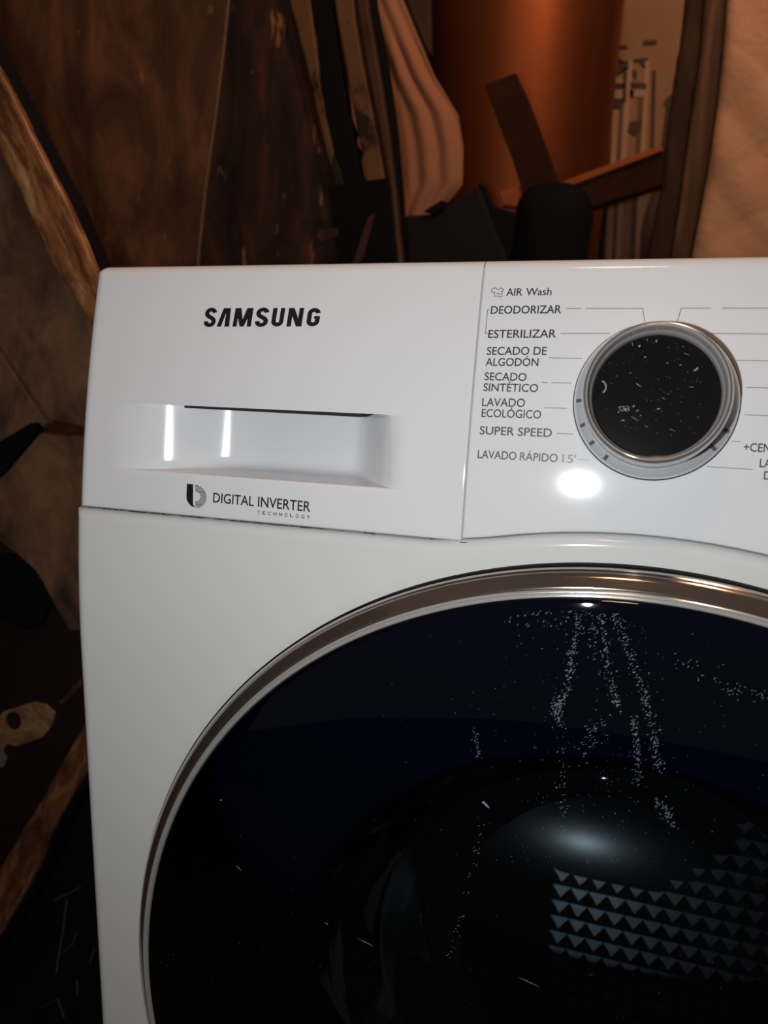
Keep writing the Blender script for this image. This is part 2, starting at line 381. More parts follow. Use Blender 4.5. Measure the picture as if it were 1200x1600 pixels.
# ---- lettering
def glyph_mesh(txt, bold=0.):
    c = bpy.data.curves.new('t', 'FONT'); c.body = txt; c.size = 1; c.offset = bold; c.resolution_u = 4
    o = bpy.data.objects.new('t', c); COL.objects.link(o); bpy.context.view_layer.update()
    me = bpy.data.meshes.new_from_object(o.evaluated_get(bpy.context.evaluated_depsgraph_get()))
    V = [(p.co.x, p.co.y) for p in me.vertices]; Fc = [tuple(p.vertices) for p in me.polygons]
    bpy.data.objects.remove(o); bpy.data.curves.remove(c); bpy.data.meshes.remove(me); return V, Fc
CAPH = max(y for x, y in glyph_mesh('E')[0])
def put(name, V, Fc, L, R, top, m, shear=0, parent=None, label=None):
    """V in unit box (0..1 along, 0..1 cap height) -> surface; L,R baseline ends in px, top = cap height px"""
    a, b = inv(*L), inv(*R); c = inv(L[0], L[1]-top); h = c.z-a.z
    vv = []
    for u, q in V:
        x = a.x+(b.x-a.x)*(u)+shear*q*h; z = a.z+(b.z-a.z)*u+q*h
        vv.append((x, yp(z)-.00022, z))
    me = mesh(name, vv, Fc); o = link(name, me, m, smooth=False); attach(o, parent or washer)
    if label: o['label'] = label
    return o
def text(txt, L, R, top, m='ink', parent=None, bold=0, label=None):
    V, Fc = glyph_mesh(txt, bold or .010); x0 = min(x for x, y in V); x1 = max(x for x, y in V)
    return put('lettering', [((x-x0)/(x1-x0), y/CAPH) for x, y in V], Fc, L, R, top, M[m], parent=parent, label=label)
T = [("AIR", (790.9,462), (816,461.8), 11.3), ("Wash", (821.5,461.6), (861.6,461), 11.3), ("DEODORIZAR", (766.7,490.4), (876.7,489.3), 12), ("ESTERILIZAR", (762.6,528), (868.5,527.5), 12.3),
     ("SECADO DE", (760.4,554.4), (853.9,554.4), 12.2), ("ALGODÓN", (758.5,571.5), (841,572), 12), ("SECADO", (756.8,594), (822.3,595.2), 12), ("SINTÉTICO", (755,611), (840.4,612.4), 12),
     ("LAVADO", (753,634.4), (820,635.8), 12.6), ("ECOLÓGICO", (752.2,651.2), (845,654), 12.4), ("SUPER SPEED", (749.4,678.4), (862,682.8), 12.6), ("LAVADO", (746.2,715.5), (806.5,718.6), 12.4)]
for t, L, R, h in T: text(t, L, R, h, parent=cp)
text("RÁPIDO", (812,719), (871,722), 12.4, 'ink_mid', cp); text("15'", (878,722.3), (899.5,723.5), 12.4, 'ink_grey', cp, label='half worn off grey lettering')
text("+CENTRIFUGADO", (1161.6,704.7), (1303,712), 13, parent=cp); text("LAVADO", (1186.5,729.7), (1252,733), 13, parent=cp); text("DIARIO", (1193,749), (1248,752), 13, parent=cp)
text("DIGITAL", (333,784.6), (396.6,790.8), 14.8, parent=dr); text("INVERTER", (403,791.3), (485,799.6), 15.4, parent=dr)
V, Fc = [], []
for i, ch in enumerate("TECHNOLOGY"):
    v1, f1 = glyph_mesh(ch, .01); x0 = min(x for x,y in v1); x1 = max(x for x,y in v1); b = len(V)
    u0 = i*(1-.058)/9; V += [(u0+.058*(x-x0)/(x1-x0), y/CAPH) for x, y in v1]; Fc += [tuple(k+b for k in q) for q in f1]
put('lettering', V, Fc, (402,803), (484.4,810.6), 5.4, M['ink'], parent=dr)
for P in ([(885,482),(909,482)], [(915,482),(1004,482),(1007.5,503)], [(1058,503),(1064.5,481.5),(1111,481.5)], [(1128,481.5),(1260,481.5)], [(876,521),(953,521)], [(1110,521),(1260,522.5)],
          [(858,559),(910,560)], [(1150,563),(1260,565)], [(847,597),(856,598)], [(862,598),(893,598.5)], [(1165,605),(1260,608)], [(850,637),(886,638)], [(1163,648),(1260,652)],
          [(870,677),(897,678.3)], [(1143,689),(1157,690)], [(1105,729),(1177,733.5)], [(765.5,484),(762,484),(758.6,521),(762,521)]):
    strip_on('marking_line', [((q := inv(*p)).x, q.z) for p in P], .00026, M['ink_mid'], parent=cp)
strip_on('marking_line', [((q := inv(*p)).x, q.z) for p in [(902,717.3),(921,718.5)]], .00022, M['ink_grey'], parent=cp)
# shirt icon with waves
def poly_px(pts, wd, parent): return strip_on('garment_icon', [((q := inv(*p)).x, q.z) for p in pts], wd, M['ink_mid'], parent=parent)
poly_px([(773,463),(773,456),(770,458),(767.6,453),(772,450),(775,450),(777,452.4),(780,452.2),(782,449.6),(786.5,452),(785,456.5),(782,456)], .00030, cp)
for dy in (0, 4): poly_px([(776,459.5+dy),(778.5,458.2+dy),(781,460+dy),(783.5,460+dy),(786,458.2+dy)], .00030, cp)
poly_px([(773,463),(775,463)], .0003, cp)
# maker's word in bold slanted capitals, each letter drawn as a stroke outline
def stroke(pts, w):                                      # ribbon with mitred joins; pts in letter units
    V, Fc = [], []; n = len(pts)
    for i, p in enumerate(pts):
        p = Vector(p); d0 = (p-Vector(pts[i-1])).normalized() if i else None; d1 = (Vector(pts[i+1])-p).normalized() if i < n-1 else None
        d0 = d0 or d1; d1 = d1 or d0; t = (d0+d1).normalized(); q = Vector((-t.y, t.x)); k = w/2/max(.5, t.dot(d1))
        V += [tuple(p+q*k), tuple(p-q*k)]
        if i: b = 2*i; Fc.append((b-2, b-1, b+1, b))
    return V, Fc
def arc(cx, cy, rx, ry, a0, a1, n=12): return [(cx+rx*math.cos(math.radians(a0+(a1-a0)*i/n)), cy+ry*math.sin(math.radians(a0+(a1-a0)*i/n))) for i in range(n+1)]
def letter(parts, L, R, base, h, parent, aspect):
    """parts in units where cap height is 1; aspect = width in the same units"""
    V, Fc = [], []
    for kind, *a in parts:
        v1, f1 = stroke(*a) if kind == 's' else (a[0], [tuple(range(len(a[0])))])
        b = len(V); V += [(x/aspect, y) for x, y in v1]; Fc += [tuple(k+b for k in q) for q in f1]
    return put('lettering', V, Fc, (L, base), (R, base), h, M['ink'], shear=.06, parent=parent)

Sx = arc(.29, .735, .19, .185, 5, 180, 12) + arc(.29, .735, .19, .20, 195, 235, 3) + arc(.29, .27, .19, .21, 50, 0, 4) + arc(.29, .27, .19, .19, -12, -185, 12)
S_ = [('s', Sx, .205)]
A_ = [('p', [(0,0),(.2,0),(.36,.78),(.30,1.0),(.22,1.0)]), ('p', [(.22,1.0),(.56,1.0),(.62,0),(.40,0),(.36,.80),(.30,.98)])]
A_ = [('p', [(0,0),(.215,0),(.40,.93),(.40,1.0),(.22,1.0)]), ('p', [(.24,1.0),(.56,1.0),(.61,0),(.375,0),(.365,.87)])]
M_ = [('p', [(0,0),(.20,0),(.22,1),(.02,1)]), ('p', [(.05,1),(.31,1),(.50,.15),(.54,0),(.35,0)]), ('p', [(.35,0),(.55,0),(.87,1),(.60,1)]), ('p', [(.70,0),(.90,0),(.90,1),(.68,1)])]
U_l = [('s', [(.117,1),(.117,.28)]+arc(.314,.28,.197,.17,190,350,12)+[(.51,.28),(.51,1)], .218)]
N_ = [('p', [(0,0),(.215,0),(.215,1),(0,1)]), ('p', [(.03,1),(.27,1),(.70,0),(.46,0)]), ('p', [(.515,0),(.73,0),(.73,1),(.515,1)])]
G_ = [('s', arc(.313,.715,.197,.17,0,180,12)+[(.116,.5)]+arc(.313,.285,.197,.17,180,360,12)+[(.51,.52)], .215), ('p', [(.34,.42),(.615,.42),(.615,.56),(.34,.56)])]
for parts, l, r, asp in ((S_, 188, 276, .58), (A_, 293, 386, .60), (M_, 417, 556, .90), (S_, 588, 684, .58), (U_l, 714, 805, .62), (N_, 838, 952, .73), (G_, 988, 1086, .62)):
    letter(parts, 280+l/5, 280+(r+4)/5, 460+252/5-(r-188)*.0004, 28.8, dr, asp)
# round b mark: solid stem, hatched bowl
def px_poly(name, pts, m, parent):
    P = [inv(*p) for p in pts]; tri = tessellate_polygon([[Vector((p.x, p.z, 0)) for p in P]])
    o = link(name, mesh(name, [(p.x, yp(p.z)-.00022, p.z) for p in P], [tuple(t) for t in tri]), m, smooth=False); attach(o, parent); return o
z6 = lambda x, y: (270+x/5, 740+y/5)
px_poly('emblem', [z6(*p) for p in [(112,78),(160,82),(159,225),(162,245),(174,262),(150,256),(128,236),(110,205),(108,180)]], M['ink'], dr)
V, Fc = [], []
for k in range(17):
    yy = 88+k*10.6; dy = (yy-175)/90; hw = 88*math.sqrt(max(0, 1-dy*dy)); xr = 177+hw
    iy = (yy-175)/37; xl = 177+ (41*math.sqrt(1-iy*iy) if abs(iy) < 1 else 0)
    if xr-xl < 6: continue
    P = [inv(*z6(x, y)) for x, y in ((xl, yy), (xr, yy+(xr-xl)*.07), (xr, yy+(xr-xl)*.07+6.3), (xl, yy+6.3))]; b = len(V)
    V += [(p.x, yp(p.z)-.00022, p.z) for p in P]; Fc.append((b, b+1, b+2, b+3))
o = link('emblem', mesh('emblem', V, Fc), M['ink_mid'], smooth=False); attach(o, dr)

# ---- programme dial
ZK = .7878; KC = Vector((.3003, yp(ZK), ZK)); NK = Vector((0, -1, lean(ZK))).normalized(); UK = Vector((0, lean(ZK), 1)).normalized()
dial = bpy.data.objects.new('program_dial', None); COL.objects.link(dial); dial.location = KC; bpy.context.view_layer.update(); attach(dial, washer)
dial['label'] = 'round silver programme dial with black glass centre'
bpy.context.view_layer.update()
def dpart(o):
    o.parent = dial; o.matrix_parent_inverse = dial.matrix_world.inverted() if dial.matrix_world.translation.length > 0 else Matrix.Translation(-KC); return o
dpart(lathe('dial_shadow_gap', [(.0348,-.004),(.0348,.0005),(.0335,.0006)], KC, NK, UK, M['dark_gap']))
dpart(lathe('base_ring', [(.0343,-.004),(.0343,.0016),(.0339,.0027),(.0330,.0036),(.0316,.0046),(.0303,.0054),(.0298,.0050),(.0296,.0030)], KC, NK, UK, M['base_silver']))
dpart(lathe('grip_ring', [(.0296,.003),(.0297,.0195),(.0296,.0222),(.0292,.0238),(.0285,.0247),(.0279,.0249)], KC, NK, UK, M['silver']))
dpart(lathe('clear_ring', [(.0279,.0249),(.0274,.0245),(.0271,.0236),(.0267,.0200),(.0265,.0190),(.0261,.0186),(.0258,.0160),(.0256,.0146)], KC, NK, UK, M['ring_clear'], sharp=60))
dpart(lathe('display_face', [(.0257,.0146),(.0252,.0150),(.022,.0150),(.012,.0150),(.0,.0150)], KC, NK, UK, M['black_gloss']))
RK = UK.cross(NK).normalized()
if RK.x < 0: RK = -RK
for deg in (183, 203, 219, 235, -22, -38):
    a = math.radians(deg); d = RK*math.cos(a)+UK*math.sin(a); tt = NK.cross(d).normalized()
    v = [KC+d*r+tt*s*.00075+NK*h for r, h in ((.0308,.0056),(.0331,.0040)) for s in (-1,1)]
    v = [p for p in v]+[p-NK*.0012 for p in v]
    me = mesh('dial_tick', v, [(0,1,3,2),(4,5,7,6),(0,1,5,4),(2,3,7,6),(0,2,6,4),(1,3,7,5)]); fixn(me); dpart(link('dial_tick', me, M['gasket'], smooth=False))
def flecks(name, items, m):
    """items: (centre, dir, normal, length, width): tiny thin raised flakes"""
    v, f = [], []
    for c, d, n, l, wd in items:
        d = Vector(d).normalized(); n = Vector(n).normalized(); s = n.cross(d).normalized(); b = len(v); c = Vector(c)+n*.00012
        for a, q in ((-1,-.5),(-.2,-1),(1,-.3),(.8,.6),(-.3,1)): v.append(c+d*l*a/2+s*wd*q/2)
        v.append(c+n*.00012)
        for i in range(5): f.append((b+i, b+(i+1) % 5, b+5))
    o = link(name, mesh(name, v, f), m, smooth=False); o['kind'] = 'stuff'; return o
rnd = random.Random(11); it = []
def dface(px, py):
    P0 = KC+NK*.0151; d = ray(px, py); return CP+d*((P0-CP).dot(NK)/d.dot(NK))
z8 = lambda x, y: (860+x/3.2, 400+y/3.2)
for x, y, l, wd, ang in [(445,450,14,9,20),(473,505,10,8,0),(530,425,14,8,80),(720,460,16,8,-30),(725,570,22,8,20),(735,562,14,8,70),(705,655,26,3,-8),(650,545,8,6,0),(585,535,9,5,0),(440,645,34,4,-35),(420,812,46,3,-32),(450,798,6,6,0),(565,712,22,3,-30),(480,852,20,3,-20),(610,870,34,2.5,-25),(410,440,22,3,-75),(485,420,20,2.5,-70),(680,490,30,2.5,-20),(590,690,6,4,0),(540,765,20,6,10),(400,585,8,4,0)]+\
        [(rnd.gauss(375,22), rnd.gauss(760,18), rnd.uniform(5,16), rnd.uniform(3,7), rnd.uniform(-60,60)) for _ in range(24)]+\
        [(252+26*math.cos(a), 655+30*math.sin(a), 12, 8, math.degrees(-a)+90) for a in [x*.22-1.2 for x in range(11)]]+\
        [(rnd.uniform(260,800), rnd.uniform(430,900), rnd.uniform(2,7), rnd.uniform(1.5,3), rnd.uniform(0,180)) for _ in range(90)]:
    if ((x-530)/300)**2+((y-700)/285)**2 > 1: continue
    a = math.radians(ang); it.append((dface(*z8(x, y)), RK*math.cos(a)+UK*math.sin(a), NK, l/3.2/3700, wd/3.2/3700))
dpart(flecks('scuff_marks', it, M['fleck2']))

# ---- door
door = bpy.data.objects.new('door', None); COL.objects.link(door); door.location = DC; attach(door, washer); bpy.context.view_layer.update()
door['label'] = 'round door with chrome rim and blue black glass'
def dp(o): o.parent = door; o.matrix_parent_inverse = Matrix.Translation(-DC) @ Matrix.Identity(4); return o
door.matrix_parent_inverse = Matrix.Translation(-washer.location)
NY = (0, -1, 0); UZ = (0, 0, 1); DZ = (.3, 0, .4529)
dp(lathe('rim_seal', [(.2620,-.006),(.2642,.004),(.2644,.0085),(.2632,.0095)], DZ, NY, UZ, M['black'], 256))
dp(lathe('outer_rim', [(.2636,.004),(.2636,.0096),(.2631,.0112),(.2622,.0122)], DZ, NY, UZ, M['chrome'], 256, sharp=60))
dp(lathe('clear_rim', [(.2622,.0122),(.2615,.0138),(.2600,.0150),(.2585,.0160),(.2572,.0170),(.2562,.0177),(.2556,.0176)], DZ, NY, UZ, M['chrome_dark'], 256, sharp=60))
dp(lathe('bright_bead', [(.2556,.0174),(.2553,.0186),(.2547,.0191),(.2540,.0189),(.2537,.0184),(.2534,.0190),(.2529,.0193),(.2524,.0190),(.2520,.0178)], DZ, NY, UZ, M['bead_silver'], 256, sharp=80))
gp = [(.2521,.0182),(.2512,.0192)]
def gh(r): return .0194+.0080*(1-(r/.251)**2)+.0065*(1-(r/.251)**10)
gp += [(r, gh(r)) for r in (.2508,.2500,.249,.248,.2465,.245,.243,.241,.238,.234,.230,.225,.22,.21,.20,.185,.165,.14,.11,.08,.05,.025,0)]
dp(lathe('door_glass', gp, DZ, NY, UZ, M['cover'], 256))['label'] = 'dark blue tinted convex glass'
dp(lathe('inner_frame', [(.2515,.012),(.2480,.008),(.205,.004),(.172,.003),(.168,.0),(.166,-.010),(.170,-.016)], DZ, NY, UZ, M['navy'], 200))
dp(lathe('glass_bowl', [(.1665,.0),(.163,-.012),(.155,-.040),(.145,-.070),(.132,-.092),(.120,-.098),(.106,-.094),(.10,-.088)], DZ, NY, UZ, M['bowl'], 200))
dp(lathe('bowl_glint_cap', [(.10,-.088)]+[(.145*math.sin(a), -.047-.145*(1-math.cos(a))) for a in [.755*(1-i/20) for i in range(1,21)]], DZ, NY, UZ, M['glint_cap'], 120))  # added convex cap, shaped to catch the flash as a broad highlight
for q in bpy.data.objects['bowl_glint_cap'].data.vertices: q.co.y = -(-.047-(.145-math.sqrt(max(.145**2-((q.co.x-.3)*.45)**2-(q.co.z-DZ[2])**2, 0))))
# drum with embossed pyramids behind the door
attach(lathe('door_gasket', [(.200,-.012),(.185,-.020),(.176,-.030),(.180,-.042),(.190,-.050),(.205,-.055)], DZ, NY, UZ, M['gasket'], 160), washer)
def drum():
    v, f = [], []; RD = .235; NA, NB = 104, 26; y0, y1 = .060, .30
    def P(a, y, h=0): return (DZ[0]+(RD-h)*math.cos(a), y, DZ[2]+(RD-h)*math.sin(a))
    for i in range(NA):
        for j in range(NB):
            a0, a1 = 2*PI*i/NA, 2*PI*(i+1)/NA; ya, yb = y0+(y1-y0)*j/NB, y0+(y1-y0)*(j+1)/NB; b = len(v)
            v += [P(a0,ya), P(a1,ya), P(a1,yb), P(a0,yb), P((a0+a1)/2, (ya+yb)/2, .0042)]
            f += [(b,b+1,b+4),(b+1,b+2,b+4),(b+2,b+3,b+4),(b+3,b,b+4)]
    n = 30; s = 2*RD/n
    for i in range(n):
        for j in range(n):
            x, z = -RD+(i+.5)*s, -RD+(j+.5)*s
            if math.hypot(x, z) > RD-.006 or math.hypot(x, z) < .098 or x < -.045: continue
            b = len(v); X, Z = DZ[0]+x, DZ[2]+z; h = s/2
            v += [(X-h,.29,Z-h),(X+h,.29,Z-h),(X+h,.29,Z+h),(X-h,.29,Z+h),(X,.2845,Z)]
            f += [(b,b+1,b+4),(b+1,b+2,b+4),(b+2,b+3,b+4),(b+3,b,b+4)]
    me = mesh('drum', v, f); return link('drum', me, M['steel'], smooth=False)
attach(lathe('drum_back', [(.236,-.293),(.20,-.2945),(.15,-.2925),(.105,-.294)], DZ, NY, UZ, M['gasket'], 96), washer)
attach(lathe('drum_plate', [(.108,-.294),(.104,-.289),(.06,-.286),(0,-.284)], DZ, NY, UZ, M['gasket'], 96), washer)
attach(drum(), washer)['label'] = 'steel drum embossed with small pyramids'
for k in range(3):
    a = math.radians(30+120*k); d = Vector((math.cos(a), 0, math.sin(a))); t = Vector((-d.z, 0, d.x)); v = []
    for y in (.075, .10, .24, .275):
        hh = .045 if y in (.10, .24) else .012
        for s, q in ((-.026,0),(-.014,hh*.7),(-.005,hh),(.005,hh),(.014,hh*.7),(.026,0)):
            p = Vector(DZ)+d*(.234-q)+t*s; v.append((p.x, y, p.z))
    f = [(i*6+j, i*6+j+1, i*6+7+j, i*6+6+j) for i in range(3) for j in range(5)]+[(0,1,2,3,4,5),(23,22,21,20,19,18)]
    me = mesh('drum_paddle', v, f); fixn(me); attach(link('drum_paddle', me, M['gasket'], sharp=50), washer)
# smears and dried drops on the door glass
def gpt(px, py):
    d = ray(px, py); t = .4
    for _ in range(30):
        P = CP+d*t; r = math.hypot(P.x-DZ[0], P.z-DZ[2]); Y = -gh(min(r, .25)); t += (Y-P.y)/d.y
    P = CP+d*t; e = 1e-4; r = math.hypot(P.x-DZ[0], P.z-DZ[2]); s = (gh(r+e)-gh(r))/e if r < .249 else -1
    n = Vector((-s*(P.x-DZ[0])/max(r,1e-6), -1, -s*(P.z-DZ[2])/max(r,1e-6))).normalized(); return P, n, r
it = []
def gfleck(px, py, l, wd, ang):
    P, n, r = gpt(px, py)
    if r > .247: return
    a = math.radians(ang); X = Vector((1,0,0)); X = (X-n*X.dot(n)).normalized(); Z = n.cross(X); Z = Z if Z.z > 0 else -Z
    it.append((P, X*math.cos(a)+Z*math.sin(a), n, l/3800, wd/3800))
def streak(pts, n, sp, l=(1.5,5), wd=(.6,1.5), ang=(10,70)):
    tot = len(pts)-1
    for _ in range(n):
        u = rnd.random()*tot; i = min(int(u), tot-1); t = u-i
        x = pts[i][0]*(1-t)+pts[i+1][0]*t+rnd.gauss(0, sp); y = pts[i][1]*(1-t)+pts[i+1][1]*t+rnd.gauss(0, sp)
        gfleck(x, y, rnd.uniform(*l), rnd.uniform(*wd), rnd.uniform(*ang))
streak([(905,960),(895,1020),(885,1080),(870,1110)], 150, 4); streak([(870,1090),(872,1130)], 70, 6)
streak([(940,960),(950,1040),(960,1090),(972,1110)], 90, 3); streak([(960,960),(985,1020),(1005,1080),(1020,1140)], 140, 5)
streak([(925,950),(930,1000),(945,1060)], 60, 9); streak([(990,1120),(995,1170),(998,1225)], 90, 3); streak([(1020,1140),(1030,1210)], 60, 5)
streak([(1030,1250),(1050,1290)], 60, 5); streak([(740,1140),(748,1180)], 26, 3); streak([(800,970),(850,960),(900,965),(980,970)], 90, 14); streak([(915,1140),(940,1130),(905,1185)], 50, 7)
streak([(730,1400),(745,1330),(755,1290)], 20, 3); streak([(700,1500),(725,1420)], 20, 3); streak([(880,1290),(875,1150)], 40, 6); streak([(1060,1030),(1130,1075),(1200,1090)], 50, 5)
for _ in range(260): gfleck(rnd.gauss(930, 90), rnd.uniform(945, 1350), rnd.uniform(.8, 2.6), rnd.uniform(.5, 1.1), rnd.uniform(0, 180))
for _ in range(110): gfleck(rnd.uniform(250, 1200), rnd.uniform(1000, 1600), rnd.uniform(.8, 2.2), rnd.uniform(.5, 1), rnd.uniform(0, 180))
for x, y, l, wd, a in [(826,1534,40,1.6,-13),(571,1472,34,1.5,-13),(510,1443,10,1.2,-15),(373,1356,18,1,-35),(345,1250,5,4,0),(760,1258,14,5,-40),(756,1254,7,6,-40)]: gfleck(x, y, l, wd, a)
dp(flecks('dried_drops', it, M['fleck']))

# ------------------------------------------------------------------ setting
def struct(name, a, b, m):
    o = box(name, a, b, m, None, 0); o['kind'] = 'structure'; return o
struct('floor', (-2.2, -2.2, -.05), (2.6, 1.9, 0), M['floor'])
struct('wall_back', (-2.2, 1.75, 0), (2.6, 1.9, 2.6), M['plaster'])
struct('wall_left', (-2.3, -2.2, 0), (-2.2, 1.9, 2.6), M['plaster'])
# ------------------------------------------------------------------ background things
# A: tall dark board with seam, pins and worn edge strips, standing behind the machine
ya = .70
brd = thing('wooden_screen', 'tall dark brown wooden screen with scuffed panels standing behind the machine', 'screen', (at(300, 400, ya).x, ya, 0))
def low(x, dy=.0): return None
def col(x0, x1, xb0, xb1): return [(x0, -60), (x1, -60), (xb1, 560), (xb0, 560)]
slab('panel', [(-420,-60),(361,-60),(355,0),(349,60),(337,160),(329,220),(318,300),(308,400),(300,560),(-420,560)], ya, .018, M['board'], brd, .0015)
slab('panel', [(363,-60),(446,-60),(458,40),(470,110),(490,190),(512,290),(530,420),(545,560),(302,560),(310,400),(320,300),(331,220),(339,160),(351,60),(357,0)], ya, .018, M['board_dark'], brd, .0015)
slab('edge_strip', [(436,-60),(478,-60),(487,10),(494,70),(502,140),(516,210),(540,290),(600,420),(616,560),(556,560),(540,420),(522,290),(498,190),(480,110),(462,40)], ya-.012, .022, M['olive'], brd, .003)
slab('groove_board', [(478,-60),(516,-60),(522,30),(532,100),(548,190),(566,280),(600,420),(560,420),(538,290),(516,210),(508,180),(506,150),(499,110),(498,60),(490,40),(484,0)], ya-.0125, .02, M['black'], brd, .002, rough_edge=.0025)
slab('edge_strip', [(514,-60),(548,-60),(556,30),(570,110),(588,200),(604,290),(618,420),(630,560),(618,560),(602,420),(573,290),(557,200),(541,110),(526,30)], ya-.016, .024, M['olive'], brd, .003)
slab('bead', [(551,-60),(566,-60),(578,30),(592,110),(606,200),(618,300),(629,420),(640,560),(633,560),(621,420),(608,290),(592,200),(574,110),(560,30)], ya-.020, .02, M['bead'], brd, .003)
slab('edge_board', [(566,-60),(578,-60),(583,0),(602,100),(616,200),(625,300),(632,420),(640,560),(636,560),(624,420),(612,290),(598,190),(586,100),(574,0)], ya-.010, .022, M['black'], brd, .002)
slab('black_sill', [(512,290),(604,278),(622,420),(630,560),(560,560),(530,420)], ya-.024, .006, M['black'], brd, .001)
slab('seam_bead', [(360,-60),(355,0),(349,60),(337,160),(329,220),(318,300),(308,400),(300,560),(303,560),(311,400),(321,300),(332,220),(340,160),(352,60),(358,0),(363,-60)], ya-.002, .006, M['seam'], brd, .0005)
for px, py in [(353,52),(338,153),(330,213),(329,224),(319,293),(316,315),(545,33)]:
    p = at(px, py, ya-.001 if px < 500 else ya-.017); attach(lathe('pin', [(0,.0016),(.0008,.0014),(.0011,.0006),(.0011,0)], p, NY, UZ, M['chrome'], 12), brd)
v = [at(513-5+8*math.cos(a*PI/5)*1.8+5, 366+9*math.sin(a*PI/5), ya-.0315) for a in range(10)]
slab('paint_chip', [(494,368),(500,358),(515,356),(530,358),(528,368),(512,374),(500,377)], ya-.0325, .002, M['bead'], brd, 0)
slab('red_strip', [(575,340),(586,332),(568,400),(555,420),(548,420)], ya-.034, .003, mat('dull_red', (.06,.012,.010), .6), brd, 0)
# B: scuffed tabletop with raised rails, on edge at the left side
yt = .20
tb = thing('wooden_tabletop', 'old scuffed wooden tabletop with raised rails, on edge left of the machine', 'tabletop', (at(0, 900, yt).x, yt, 0))
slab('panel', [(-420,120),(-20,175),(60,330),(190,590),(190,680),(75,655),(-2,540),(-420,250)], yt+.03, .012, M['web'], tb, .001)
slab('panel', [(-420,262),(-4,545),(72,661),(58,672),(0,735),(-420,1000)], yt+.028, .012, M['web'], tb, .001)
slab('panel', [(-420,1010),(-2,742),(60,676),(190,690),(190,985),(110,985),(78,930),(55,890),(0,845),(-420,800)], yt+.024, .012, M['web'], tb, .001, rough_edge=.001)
slab('cross_brace', [(-60,735),(0,688),(48,660),(56,674),(0,740),(-60,790)], yt+.015, .012, M['black'], tb, .002)
slab('panel', [(-420,800),(0,845),(60,895),(110,985),(200,985),(200,1080),(-60,1480),(-420,1700)], yt+.04, .012, M['web_shaded'], tb, .001)
slab('lower_board', [(-60,880),(10,868),(40,872),(72,905),(78,940),(60,980),(30,985),(-10,965),(-60,960)], yt+.026, .010, M['black'], tb, .003)
slab('rail', [(-120,-120),(-30,62),(0,115),(60,235),(105,322),(150,430),(210,560),(170,560),(132,490),(92,432),(60,370),(30,300),(0,245),(-80,90),(-160,-60)], yt, .010, M['rail'], tb, .003, rough_edge=.0006)
slab('rail', [(210,985),(170,1060),(120,1150),(60,1256),(0,1355),(-60,1450),(-60,1540),(0,1460),(42,1390),(90,1280),(130,1215),(190,1110),(215,1060)], yt, .010, M['rail_dark'], tb, .003, rough_edge=.0006)
slab('rail_shadow', [(-112,-120),(-26,50),(4,111),(64,231),(109,318),(154,426),(218,560),(208,560),(150,434),(104,326),(59,238),(-1,118),(-31,62),(-120,-120)], yt+.008, .022, M['black'], tb, .001)  # black strip painted as the shadow beside the upper rail
slab('rail_shadow', [(215,1060),(190,1112),(130,1217),(90,1282),(42,1392),(0,1462),(-60,1542),(-60,1560),(8,1466),(52,1396),(100,1286),(140,1222),(200,1118),(222,1066)], yt+.008, .022, M['black'], tb, .001)  # same painted shadow strip along the underside of the lower rail
# worn patch with a drilled hole
P = [(5,1112),(25,1106),(50,1098),(70,1102),(84,1115),(80,1135),(66,1152),(44,1160),(25,1166),(10,1162),(4,1172),(-6,1168),(-10,1130)]
Q = [(20+13*math.cos(a), 1127+15*math.sin(a)) for a in [2*PI*i/20 for i in range(20)]]
p1 = [at(x, y, yt+.037) for x, y in P]; p2 = [at(x, y, yt+.037) for x, y in Q]
tri = tessellate_polygon([p1, p2]); A = p1+p2; n = len(A)
vv = [tuple(p) for p in A]+[(p.x, p.y+.003, p.z) for p in A]; ff = [tuple(t) for t in tri]
for b, k in ((0, len(p1)), (len(p1), len(p2))): ff += [(b+i, b+(i+1) % k, b+(i+1) % k+n, b+i+n) for i in range(k)]
me = mesh('worn_patch', vv, ff); fixn(me); attach(link('worn_patch', me, M['patch'], smooth=False), tb)
slab('worn_patch', [(-14,1180),(2,1172),(9,1186),(6,1198),(-14,1200)], yt+.0375, .002, mat('grey_filler', (.16,.15,.11), .7), tb, 0)
slab('worn_patch', [(92,1098),(104,1086),(126,1060),(126,1072),(112,1088),(100,1100)], yt+.038, .0015, M['rail_dark'], tb, 0)
# C: black scratched sheet low at the left
ys = .258
sh = thing('black_sheet', 'black scratched sheet standing low at the left under the tabletop', 'sheet', (at(0, 1500, ys).x, ys, 0))
a = at(-420, 1000, ys); b_ = at(250, 1000, ys)
box('sheet_board', (a.x, ys, 0), (b_.x, ys+.012, at(0, 1000, ys).z), M['slate'], sh, .002)
for Pp, wd in (([(84,1405),(104,1396),(125,1385),(140,1372)], 3.2), ([(104,1405),(98,1455),(90,1500),(88,1520)], 2.2), ([(92,1490),(112,1478),(118,1458)], 2), ([(120,1530),(121,1555)], 1.6), ([(140,1505),(148,1480)], 1.6), ([(60,1575),(90,1560),(100,1590)], 1.2)):
    up_ = [(x+wd/2, y) for x, y in Pp]; dn = [(x-wd/2, y+wd) for x, y in Pp]
    slab('scratch_mark', up_+dn[::-1], ys-.0006, .0008, M['scratch'], sh, 0)
